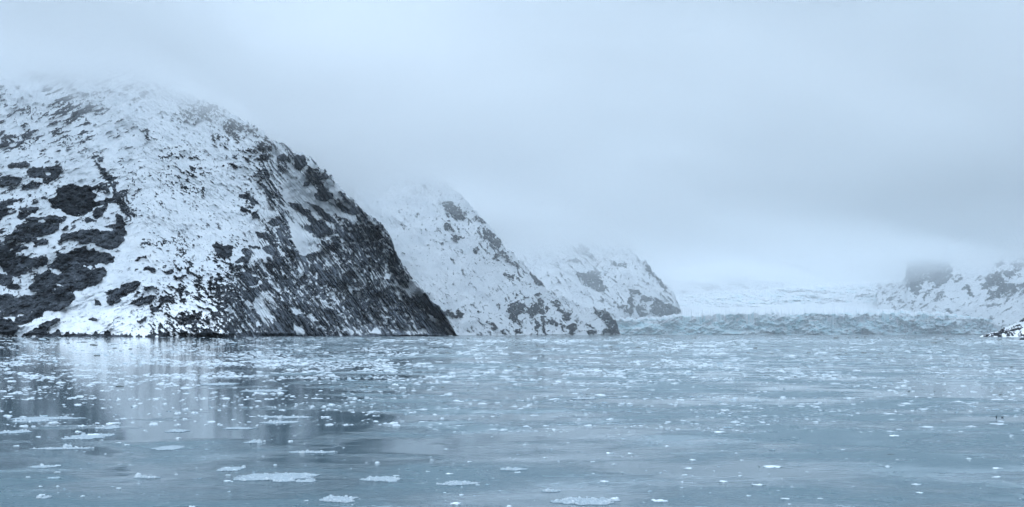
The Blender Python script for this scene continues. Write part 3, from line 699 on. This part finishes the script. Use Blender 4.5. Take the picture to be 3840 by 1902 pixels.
rs = np.random.RandomState(5)
def chip_cloud(P, W, Dp, Hg, rng, k=6):
    """many irregular low lumps as one vertex and triangle array"""
    n = len(P)
    ang0 = rng.rand(n, 1)*6.28
    ang = ang0+np.arange(k)[None]/k*2*math.pi+rng.uniform(-.3, .3, (n, k))
    rb = rng.uniform(.7, 1.1, (n, k)); rt = rb*rng.uniform(.35, .85, (n, k))
    V = np.zeros((n, 2*k+1, 3))
    for j, (r, z) in enumerate(((rb, -.25), (rt, None))):
        V[:, j*k:(j+1)*k, 0] = np.cos(ang)*r*W[:, None]/2
        V[:, j*k:(j+1)*k, 1] = np.sin(ang)*r*Dp[:, None]/2
        V[:, j*k:(j+1)*k, 2] = (z*Hg[:, None] if z is not None else Hg[:, None]*rng.uniform(.45, 1.0, (n, k)))
    V[:, 2*k, 0] = rng.uniform(-.15, .15, n)*W; V[:, 2*k, 1] = rng.uniform(-.15, .15, n)*Dp; V[:, 2*k, 2] = Hg*rng.uniform(.8, 1.25, n)
    V += P[:, None, :]
    tr = []
    for i in range(k):
        j = (i+1) % k
        tr += [(i, j, k+j), (i, k+j, k+i), (k+i, k+j, 2*k)]
    tr = np.array(tr)
    return V.reshape(-1, 3), (tr[None]+(np.arange(n)*(2*k+1))[:, None, None]).reshape(-1, 3)

def lump_mesh(name, w, d, h, seed, mat):
    """a snowy ice lump about w x d x h metres, origin at the waterline"""
    rng = np.random.RandomState(seed)
    n = rng.randint(3, 7)
    VV, TT, off = [], [], 0
    r, c = 9, 16
    for i in range(n):
        s = 1.0 if i == 0 else rng.uniform(.25, .7)
        ww = w*s*(.75 if i == 0 else .6); dd = d*s*.8; hh = h*(.55 if i == 0 else rng.uniform(.5, 1.0))
        ox = rng.uniform(-.34, .34)*w*(i > 0); oy = rng.uniform(-.25, .25)*d*(i > 0)
        th = np.linspace(0, math.pi, r)[:, None]; ph = np.linspace(0, 2*math.pi, c, endpoint=False)[None]
        nx, ny, nz3 = np.sin(th)*np.cos(ph), np.sin(th)*np.sin(ph), np.cos(th)*np.ones_like(ph)
        k = 1+.22*fbm(nx*2.2+i*9+5, ny*2.2+nz3*1.7+seed % 50, 3, 3)*np.sin(th)
        x = np.sign(nx)*np.abs(nx)**.8*ww/2*k+ox; y = ny*dd/2*k+oy
        z = np.where(nz3 > 0, nz3**.6*hh*k, nz3*hh*.35)
        VV.append(np.stack([x, y, z], -1).reshape(-1, 3))
        q = np.arange(r*c).reshape(r, c)+off
        qn = np.roll(q, -1, axis=1)
        TT.append(np.stack([q[:-1].ravel(), q[1:].ravel(), qn[1:].ravel(), qn[:-1].ravel()], 1))
        off += r*c
    return raw_mesh(name, np.concatenate(VV), np.concatenate(TT), mat, smooth=True)

def slab_mesh(name, w, d, seed, mat, th=0.03):
    rng = np.random.RandomState(seed)
    k = 72
    a = np.linspace(0, 2*math.pi, k, endpoint=False)
    r = 1+.16*fbm(np.cos(a)*1.6+seed % 31+9, np.sin(a)*1.6+7, 3, 11)+.05*fbm(np.cos(a)*7+40, np.sin(a)*7+40, 2, 17)
    r = np.clip(r, .45, 1.4)
    sup = (np.abs(np.cos(a))**2.6+np.abs(np.sin(a))**2.6)**(-1/2.6)
    V = []
    for f, z in ((1.0, -.03), (1.0, th*.7), (.97, th), (.6, th*1.15), (.25, th*1.1)):
        V.append(np.stack([np.cos(a)*r*sup*f*w/2, np.sin(a)*r*sup*f*d/2, np.full(k, z)], -1))
    V = np.concatenate(V+[np.array([[0, 0, th*1.1]])])
    Q = []
    for j in range(4):
        for i in range(k):
            n = (i+1) % k
            Q += [(j*k+i, j*k+n, (j+1)*k+n), (j*k+i, (j+1)*k+n, (j+1)*k+i)]
    Q += [(4*k+i, 4*k+(i+1) % k, 5*k) for i in range(k)]
    return raw_mesh(name, V, np.array(Q), mat, smooth=False), (a, r*sup)

W6 = lambda x, y: (x*.5189, 1240+y*.5189)
W7 = lambda x, y: (1280+x*.5189, 1240+y*.5189)
W8 = lambda x, y: (2560+x*.5189, 1240+y*.5189)
occ = []
def place_slab(f, x, y, wpx, hpx, lab, crumbs=40, group=None):
    px, py = f(x, y)
    X, Y, _ = at_water(px, py)
    wm_, dm = wpx*.5189*Y/F, hpx*.5189*Y*Y/(F*H)
    root = bpy.data.objects.new('ice_floe', None)
    C.objects.link(root); root.location = (X, Y, 0)
    root['label'] = lab; root['category'] = 'ice floe'
    if group: root['group'] = group
    sd = int(px*7+py*13) % 9973
    me, (a, r) = slab_mesh('ice_sheet', wm_, dm, sd, M_sheet, .012+.0003*Y)
    link('ice_sheet', me, root)
    rng = np.random.RandomState(sd)
    n = int(crumbs*1.5)
    t = rng.rand(n)*2*math.pi; rr = np.interp(t, a, r)*np.where(rng.rand(n) < .6, rng.uniform(.82, 1.0, n), np.sqrt(rng.rand(n))*.9)
    s = (rng.lognormal(0, .8, n)*.012+.005)*(1+Y/90)
    P = np.stack([np.cos(t)*rr*wm_/2, np.sin(t)*rr*dm/2, np.full(n, .012+.0003*Y)], -1)
    V, Tt = chip_cloud(P, s*1.7, s*1.3, s*.6, rng)
    link('ice_crumbs', raw_mesh('ice_crumbs', V, Tt, M_white, smooth=False), root, kind='stuff')
    occ.append((px, py, wpx*.5189/2))
def place_lump(f, x, y, wpx, hpx, lab, mat=None, group=None, cat='ice chunk'):
    px, py = f(x, y)
    py += hpx*.5189*.3
    X, Y, _ = at_water(px, py)
    wm_, hm = wpx*.5189*Y/F, hpx*.5189*Y/F*.55
    sd = int(px*11+py*5) % 9973
    o = link('ice_chunk', lump_mesh('ice_chunk', wm_, wm_*random.Random(sd).uniform(.5, .9), hm, sd, mat or M_snow))
    o.location = (X, Y, 0)
    o['label'] = lab; o['category'] = cat
    if group: o['group'] = group
    occ.append((px, py, wpx*.5189/2))

S, K = place_slab, place_lump
gC, gS = 'white ice chunks adrift on open water', 'thin ice sheets adrift on the water'
S(W6,1985,1058,470,46,'largest thin grey ice sheet in the foreground, pointed at its left end', 170)
S(W6,2060,1088,140,14,'small thin sheet touching the near edge of the largest grey sheet', 40)
S(W6,2210,1090,130,18,'thin sheet just off the right end of the largest grey sheet', 50)
S(W6,640,768,235,34,'broad white-topped floe below the dark mountain reflection at the left', 150)
K(W6,675,750,90,26,'snow hump on the broad white-topped floe at the left')
S(W6,100,735,205,24,'flat white floe cut by the left edge of the picture', 90)
K(W6,825,667,115,24,'wedge-shaped white chunk right of the left dark reflection')
S(W6,790,702,170,20,'crumb-covered floe just under the wedge-shaped white chunk', 90)
K(W6,605,686,52,26,'rounded white lump inside the left dark reflection')
S(W6,330,635,430,22,'long ragged floe crossing the left dark reflection', 140)
S(W6,240,655,270,14,'narrow floe under the long ragged one in the left reflection', 80)
S(W6,330,986,180,14,'slim grey sheet near the lower left, white chunk at its right end', 30)
K(W6,408,974,56,14,'white chunk on the right end of the slim grey sheet')
K(W6,415,1021,62,12,'low white chunk below the slim grey sheet at lower left')
K(W6,203,1057,42,12,'small white chunk left of the snow-capped dark ice')
K(W6,385,1060,110,20,'snow-capped dark ice lump at the lower left', M_grey)
K(W6,300,1186,48,16,'white lump above a faint sheet in the lower left corner')
S(W6,320,1208,80,14,'faint round sheet in the lower left corner', 20)
K(W6,600,1194,38,14,'lone white lump on bare water near the lower left')
S(W6,1060,1062,190,12,'faint broken sheet on bare water left of the largest grey sheet', 40)
K(W6,1648,1084,66,18,'white lump nearest the left point of the largest grey sheet')
S(W6,1665,1002,140,26,'small round sheet holding two white lumps, above left of the largest sheet', 26)
K(W6,1645,992,52,18,'left lump on the small round sheet')
K(W6,1702,1006,44,16,'right lump on the small round sheet')
K(W6,1650,1042,40,12,'flat white chunk between the round sheet and the lump below it')
K(W6,1655,1162,26,15,'tiny upright white lump below the largest grey sheet')
S(W6,2440,1225,240,42,'wide crumb-covered sheet at the bottom, left of the picture centre', 150)
K(W6,1390,1270,52,20,'white lump cut by the bottom edge of the picture')
S(W6,1600,388,250,20,'pale flat floe above the central dark reflection', 90)
S(W6,1900,437,270,16,'long thin floe crossing the upper part of the central dark reflection', 90)
S(W6,2050,627,340,14,'longest thin floe in the middle of the central dark reflection', 110)
S(W6,2030,665,235,18,'white floe just below the longest one in the central reflection', 100)
K(W6,2355,622,75,18,'knobbly white chunk at the right of the central reflection')
S(W6,1715,708,210,14,'faint grey sheet left of the central reflection', 40)
K(W6,2103,797,48,20,'bright white lump below the central reflection')
S(W6,1835,806,115,16,'small white sheet left of the bright lump under the central reflection', 50)
S(W6,2260,881,290,14,'long white streak of ice at the foot of the central reflection', 110)
K(W6,855,810,58,14,'white chunk beside the dark reflection tip at the left')
K(W6,918,824,42,13,'white chunk right of the dark reflection tip at the left')
S(W6,1270,727,150,18,'hazy grey sheet on open water between the two dark reflections', 30)
S(W6,1205,850,190,26,'darkest thin sheet, almost the colour of the water', 16)
S(W6,440,854,370,12,'thin line of ice at the foot of the left reflection', 90)
K(W6,277,766,42,12,'small white lump left of the broad white-topped floe')
K(W6,870,400,75,14,'dark dirty ice piece between the two dark reflections', M_dirty)
K(W6,700,176,50,14,'brownish dirty lump off the snowy shore at the left', M_dirty)
K(W6,685,104,46,14,'dark hump of dirty ice closest to the left shore', M_dirty)
K(W7,1055,1110,36,14,'black and white lump in the lower middle of the bay', M_grey)
S(W7,840,1106,260,26,'crumbly sheet left of the black and white lump', 90)
K(W7,985,1113,44,14,'white lump at the right end of the crumbly sheet')
K(W7,825,1247,92,24,'pointed white chunk near the bottom, left of centre')
K(W7,866,1184,42,16,'compact white lump above the pointed chunk near the bottom')
S(W7,1750,1237,430,44,'widest crumb-strewn sheet at the bottom right of centre', 230)
K(W7,1975,1210,80,22,'snow hump on the widest crumb-strewn sheet')
K(W7,2300,1225,130,26,'long white chunk right of the widest crumb-strewn sheet')
K(W7,1215,1266,42,16,'white lump at the bottom edge near the centre')
K(W7,785,1031,62,16,'white chunk in the middle foreground left of a crumbly cluster')
K(W7,925,946,36,14,'lone white lump on dark ruffled water left of centre')
K(W7,625,1016,42,10,'flat white chunk on the pale calm patch left of centre')
S(W7,280,1075,280,32,'crumbly broken sheet in the left foreground', 110)
K(W7,395,1046,56,13,'white chunk at the upper right of the crumbly broken sheet')
K(W7,965,553,54,12,'greenish dirty ice piece on the pale water left of centre', M_grey)
K(W7,1275,1022,58,12,'white chunk on the faint sheet right of centre')
S(W7,1240,1003,170,18,'faint sheet with one white chunk, right of centre', 30)
K(W7,1935,884,72,14,'long white chunk on dark water right of centre')
K(W7,1815,946,36,12,'small white lump below the long chunk right of centre')
K(W7,1905,1087,76,12,'low white chunk above the widest crumb-strewn sheet')
S(W7,1505,1161,130,14,'faint sheet left of and above the widest crumb-strewn sheet', 30)
K(W7,1620,311,70,14,'dirty ice hump in the middle distance, right of centre', M_dirty)
S(W7,1750,493,160,10,'thin white floe in the middle distance, right of centre', 60)
K(W7,1950,636,46,16,'white lump standing highest on the pale calm water right of centre')
K(W8,265,731,135,13,'long flat white chunk right of centre below a dirty piece')
K(W8,330,697,80,14,'dirty grey ice piece above the long flat white chunk', M_grey)
K(W8,650,979,170,20,'long humped white chunk with a dark tip at its left')
K(W8,555,983,22,10,'dark tip piece left of the long humped chunk', M_dirty)
K(W8,300,1089,80,16,'white chunk with a sloping top, left of the right foreground')
K(W8,545,1112,105,13,'flat white chunk with a thin right end in the right foreground')
K(W8,475,1191,42,16,'hooked white lump near the bottom right of centre')
K(W8,745,1211,75,20,'double white chunk at the bottom right of centre')
K(W8,993,1212,54,10,'flat white chunk right of the double white chunk')
K(W8,1685,1109,80,16,'white chunk on the ruffled water of the right foreground')
K(W8,2270,992,84,18,'bright white chunk near the right edge, upper of two')
K(W8,2265,1057,86,14,'broken white chunk near the right edge, lower of two')
K(W8,2285,673,122,10,'straight white ice bar below the two swimming birds')
K(W8,1520,757,90,12,'white chunk under a dark one in the right middle distance')
K(W8,1505,742,60,8,'dark piece just above a white chunk in the right middle distance', M_grey)
K(W8,1500,601,115,8,'thin white floe far right of centre in the middle distance')
K(W8,1505,893,68,9,'flat brown-grey slab on the ruffled water at the right', M_dirty)
K(W8,70,931,62,15,'white lump with a smaller one right of the centre foreground')
K(W8,35,993,80,13,'flat white chunk at the centre of the foreground')
K(W8,1695,476,44,13,'small white chunk far right in the middle distance')
K(W8,1250,400,75,10,'pale low hump of ice in the right middle distance')
K(W8,305,573,60,16,'pale lump on the calm water right of centre')
K(W8,945,197,56,8,'dark dirty piece in the far ice field, right of centre', M_dirty)
K(W8,1145,169,80,7,'long dark dirty piece in the far ice field at the right', M_dirty)
K(W8,2345,190,40,6,'dark piece in the far water near the right edge', M_dirty)
K(W8,1905,222,64,6,'dark streak of dirty ice in the far water at the right', M_dirty)
K(W8,1830,64,50,8,'dark dirty lump in front of the right part of the ice cliff', M_dirty)
K(W8,1915,62,30,12,'dark pointed lump in front of the right part of the ice cliff', M_dirty)
K(W7,690,68,54,8,'dark flat piece off the foot of the near mountain', M_dirty)
K(W7,440,278,30,10,'black lump at the right edge of the central ice band', M_dirty)

# further chunks large enough to be told apart
def free(px, py, r):
    return all(abs(px-a) > (r+c)*1.1 or abs(py-b) > 7 for a, b, c in occ)
rng = np.random.RandomState(77)
LBL = {(0, 0): 'small white ice chunk adrift on the open water of the left foreground', (1, 0): 'small white ice chunk adrift on the open water of the middle foreground', (2, 0): 'small white ice chunk adrift on the open water of the right foreground',
       (0, 1): 'small white ice chunk in the dark reflections at the left', (1, 1): 'small white ice chunk on the pale water in the middle distance', (2, 1): 'small white ice chunk on the streaked water in the right middle distance'}
cnt = 0
while cnt < 190:
    far = 1 if rng.rand() < .62 else 0
    py = rng.uniform(1410, 1560) if far else 1560+340*rng.rand()**1.0
    px = rng.uniform(20, 3820)
    if far and rng.rand() < .35: px = rng.uniform(20, 1500)
    wd = min(34, rng.lognormal(2.9, .42))*(.85 if far else .8)
    if not free(px, py, wd/2): continue
    X, Y, _ = at_water(px, py)
    wm_ = wd*Y/F
    sd = 2000+cnt
    mat = M_snow if rng.rand() < .86 else M_grey
    if mat is M_grey: lab, grp = 'small grey ice chunk adrift among the white ones', 'grey ice chunks adrift'
    else:
        b = min(2, int(px/1280)); lab = LBL[(b, far)]; grp = lab.replace('small white ice chunk', 'white ice chunks')
    o = link('ice_chunk', lump_mesh('ice_chunk', wm_, wm_*rng.uniform(.5, 1.1), wm_*rng.uniform(.08, .2), sd, mat))
    o.location = (X, Y, 0); o['label'] = lab; o['category'] = 'ice chunk'; o['group'] = grp
    occ.append((px, py, wd/2)); cnt += 1

# brash ice: beyond counting
def scatter(n, ylo, yhi, xlo, xhi, wmed, wsig, hrat, pw=1.0, clump=None, seed=1, yclump=16.0):
    g = np.random.RandomState(seed)
    py = ylo+(yhi-ylo)*g.rand(n*6)**pw; px = g.uniform(xlo, xhi, n*6)
    if clump is not None:
        c = unif(fbm(px/140, py/yclump, 4, 5000+seed, .7)*1.4)
        keep = c > clump*(.6+.8*g.rand(n*6))
        px, py = px[keep], py[keep]
    px, py = px[:n], py[:n]
    k = len(px)
    wd = np.minimum(g.lognormal(math.log(wmed), wsig, k), 4.2*wmed)
    d = F*H/(py-CY)
    W = wd*d/F
    P = np.stack([(px-CX)/F*d, d, np.zeros(k)], -1)
    return P, W, W*g.uniform(.6, 1.4, k), W*hrat*g.uniform(.6, 1.5, k)
def brash(sets, mat, lab, seed):
    P, W, Dp, Hg = [np.concatenate(z) for z in zip(*sets)]
    V, Tt = chip_cloud(P, W, Dp, Hg, np.random.RandomState(seed), 6)
    link('brash_ice', raw_mesh('brash_ice', V, Tt, mat, smooth=False), kind='stuff', label=lab)
brash([
 scatter(6000, 1275, 1375, -100, 1560, 7, .6, .055, .9, .5, 1),
 scatter(2500, 1345, 1420, -100, 1480, 9, .6, .07, 1.0, .5, 2),
 scatter(750, 1410, 1500, -100, 1500, 11, .6, .08, 1.0, .5, 3),
 scatter(450, 1490, 1600, -100, 1500, 11, .6, .10, 1.2, .5, 4),
 scatter(5000, 1262, 1285, -100, 3950, 6, .5, .05, 1.0, .45, 5),
 scatter(3600, 1275, 1440, 1400, 2800, 10, .6, .065, 1.3, .6, 6, 9),
 scatter(2300, 1275, 1420, 2600, 3950, 9, .6, .06, 1.3, .62, 7, 8),
 scatter(1500, 1390, 1620, 1400, 3950, 11, .6, .07, 1.2, .62, 8, 10),
 scatter(520, 1490, 1902, -50, 3900, 6, .55, .14, 1.2, .4, 9),
], M_white, 'scattered white brash ice covering the far water', 21)
brash([
 scatter(3000, 1268, 1380, -100, 3950, 8, .5, .06, 1.2, .45, 11),
 scatter(1200, 1370, 1560, 1200, 3950, 8, .5, .07, 1.2, .45, 12),
 scatter(800, 1400, 1902, -50, 3900, 5, .5, .10, 1.3, .3, 13),
], M_grey, 'scattered grey bits of thin brash ice on the water', 22)
brash([scatter(420, 1264, 1330, -100, 3950, 9, .6, .10, 1.2, .5, 14), scatter(200, 1320, 1480, 900, 3950, 8, .5, .12, 1.2, .4, 15)], M_dirty, 'scattered dark bits of dirty ice on the far water', 23)

# ------------------------------------------------------------------ two small swimming birds
m, t, _, _ = new_mat('dark_plumage'); finish(m, t, nmix(t, (0.012, 0.014, 0.02), (0.04, 0.045, 0.055), nnoise(t, 30, 2)), .6); M_bird = m
m, t, _, _ = new_mat('bill'); finish(m, t, nmix(t, (0.03, 0.03, 0.03), (0.06, 0.05, 0.04), nnoise(t, 60, 2)), .4); M_bill = m
def bird(px, py, yaw, s, lab):
    sec = [(-.16,.075,.004,.006),(-.13,.06,.022,.018),(-.07,.045,.045,.042),(0,.04,.055,.052),(.06,.045,.048,.048),(.095,.07,.030,.036),(.11,.105,.020,.024),(.118,.135,.020,.022),(.130,.155,.021,.021),(.148,.158,.014,.013),(.158,.156,.006,.006)]
    k = 12; V = []
    for x, z, ry, rz in sec:
        for i in range(k):
            a = i/k*2*math.pi
            V.append((x, math.cos(a)*ry, z+math.sin(a)*rz))
    Q = [(j*k+i, j*k+(i+1) % k, (j+1)*k+(i+1) % k, (j+1)*k+i) for j in range(len(sec)-1) for i in range(k)]
    o = link('bird', raw_mesh('bird', np.array(V)*s, np.array(Q), M_bird))
    o['label'] = lab; o['category'] = 'bird'; o['group'] = 'birds swimming at the right'
    V2 = np.array([(.154,.004,.155),(.154,-.004,.155),(.154,0,.148),(.186,0,.149)])*s
    link('bill', raw_mesh('bill', V2, np.array([(0,1,3),(1,2,3),(2,0,3),(0,2,1)]), M_bill, smooth=False), o)
    o.location = at_water(px, py); o.rotation_euler = (0, 0, yaw)
bird(3736, 1565, RAD(-100), .8, 'dark little bird swimming, left of the pair near the right edge')
bird(3759, 1566, RAD(10), .75, 'paler little bird swimming low, right of the pair near the right edge')

# ------------------------------------------------------------------ air: even haze, and the cloud that hangs on the summits
def vol_mat(name, dens, col=(1, 1, 1), g=0.0):
    m = bpy.data.materials.new(name); m.use_nodes = True
    t = m.node_tree; t.nodes.clear()
    o = t.nodes.new('ShaderNodeOutputMaterial'); v = t.nodes.new('ShaderNodeVolumePrincipled')
    v.inputs['Color'].default_value = col+(1,); v.inputs['Density'].default_value = dens
    v.inputs['Anisotropy'].default_value = g
    t.links.new(v.outputs[0], o.inputs['Volume'])
    return m
x0, x1, y0, y1, z0, z1 = -9500, 9500, -600, 14500, -20, 1500
V = [(x0,y0,z0),(x1,y0,z0),(x1,y1,z0),(x0,y1,z0),(x0,y0,z1),(x1,y0,z1),(x1,y1,z1),(x0,y1,z1)]
Q = [(0,3,2,1),(4,5,6,7),(0,1,5,4),(1,2,6,5),(2,3,7,6),(3,0,4,7)]
link('haze', raw_mesh('haze', V, Q, vol_mat('haze_air', 0.9e-5, (0.93, 0.97, 1.0)), smooth=False), kind='stuff')

gx = np.linspace(-7000, 7000, 150); gy = np.linspace(1500, 12500, 120)
GX, GY = np.meshgrid(gx, gy)
fog_root = bpy.data.objects.new('fog_bank', None); C.objects.link(fog_root)
fog_root['kind'] = 'stuff'; fog_root['label'] = 'low grey cloud hanging on the summits and hiding their tops'
Bz = np.interp(GY, [1500, 2800, 3400, 4000, 4600, 5200, 5800, 6500, 7500, 9000, 12500], [700, 630, 590, 490, 425, 365, 315, 305, 350, 380, 400])
Bz = Bz+np.interp(GX, [-2400, -1500, -1000, -700], [230, 200, 55, -55])*sstep(4600, 3400, GY)
Bz = Bz+45*sstep(4200, 5200, GY)+55*sstep(1300, 2200, GX)*sstep(4600, 5600, GY)
Bz = Bz+150*np.exp(-((GX-350)/950)**2-((GY-6200)/750)**2)+120*np.exp(-((GX+300)/600)**2-((GY-4450)/600)**2)
side = sstep(-1200, 900, GX)*sstep(5600, 3000, GY)      # higher, thicker cloud in front of the glacier
for k in range(8):
    und = 34*fbm(GX/620+k*.21, GY/620, 3, 6000, .55)+10*fbm(GX/260, GY/260, 2, 6100+k)
    thick = 300-k*14+62*fbm(GX/1500+3+k*.3, GY/1500, 3, 6200)+110*side-70*sstep(3000, 7500, GY)-70*sstep(900, 3000, GX)
    zb = Bz-110+k*36+und+140*side
    zt = zb+np.maximum(thick, 40)
    cut = thick < 24
    r, c = GX.shape
    Vb = np.stack([GX+k*3, GY-k*3, zb], -1).reshape(-1, 3); Vt = np.stack([GX+k*3, GY-k*3, zt], -1).reshape(-1, 3)
    i = np.arange(r*c).reshape(r, c)
    keep = ~(cut[:-1, :-1] | cut[1:, :-1] | cut[:-1, 1:] | cut[1:, 1:])
    kp = np.pad(keep, 1)
    q0 = grid_quads(r, c)[keep.ravel()]
    q1 = q0[:, ::-1]; q2 = q0+r*c
    sides = []
    for dy, dx, (a0, b0) in ((-1, 0, (0, 1)), (1, 0, (2, 3)), (0, -1, (3, 0)), (0, 1, (1, 2))):
        edge_ = keep & ~kp[1+dy:1+dy+r-1, 1+dx:1+dx+c-1]
        e = grid_quads(r, c)[edge_.ravel()]
        if len(e): sides.append(np.stack([e[:, a0], e[:, b0], e[:, b0]+r*c, e[:, a0]+r*c], 1))
    sides = np.concatenate(sides)
    dn = [.0003, .0004, .0006, .0009, .0012, .0015, .0017, .0018][k]
    link('fog_layer', raw_mesh('fog_layer', np.concatenate([Vb, Vt]), np.concatenate([q1, q2, sides]), vol_mat('cloud_air', dn, (1.0, 1.0, 1.0), 0.35)), fog_root, kind='stuff')

# thicker mist over the far half of the fjord
gx = np.linspace(-9000, 9000, 60); zz = np.array([-15., 1400.])
front = 3000+260*np.sin(gx/900)
Vf = np.concatenate([np.stack([gx, front, 0*gx-15], 1), np.stack([gx, front+500, 0*gx+1400], 1), np.stack([gx, 0*gx+13500, 0*gx+1400], 1), np.stack([gx, 0*gx+13500, 0*gx-15], 1)])
n = len(gx); i = np.arange(n-1)
Qf = np.concatenate([np.stack([a*n+i, a*n+i+1, b*n+i+1, b*n+i], 1) for a, b in ((0, 1), (1, 2), (2, 3), (3, 0))]+[np.array([[0, n, 2*n, 3*n], [4*n-1, 3*n-1, 2*n-1, n-1]])])
link('fog_layer', raw_mesh('fog_layer', Vf, Qf, vol_mat('mist_air', 2.4e-4, (0.97, 0.99, 1.0)), smooth=False), fog_root, kind='stuff')
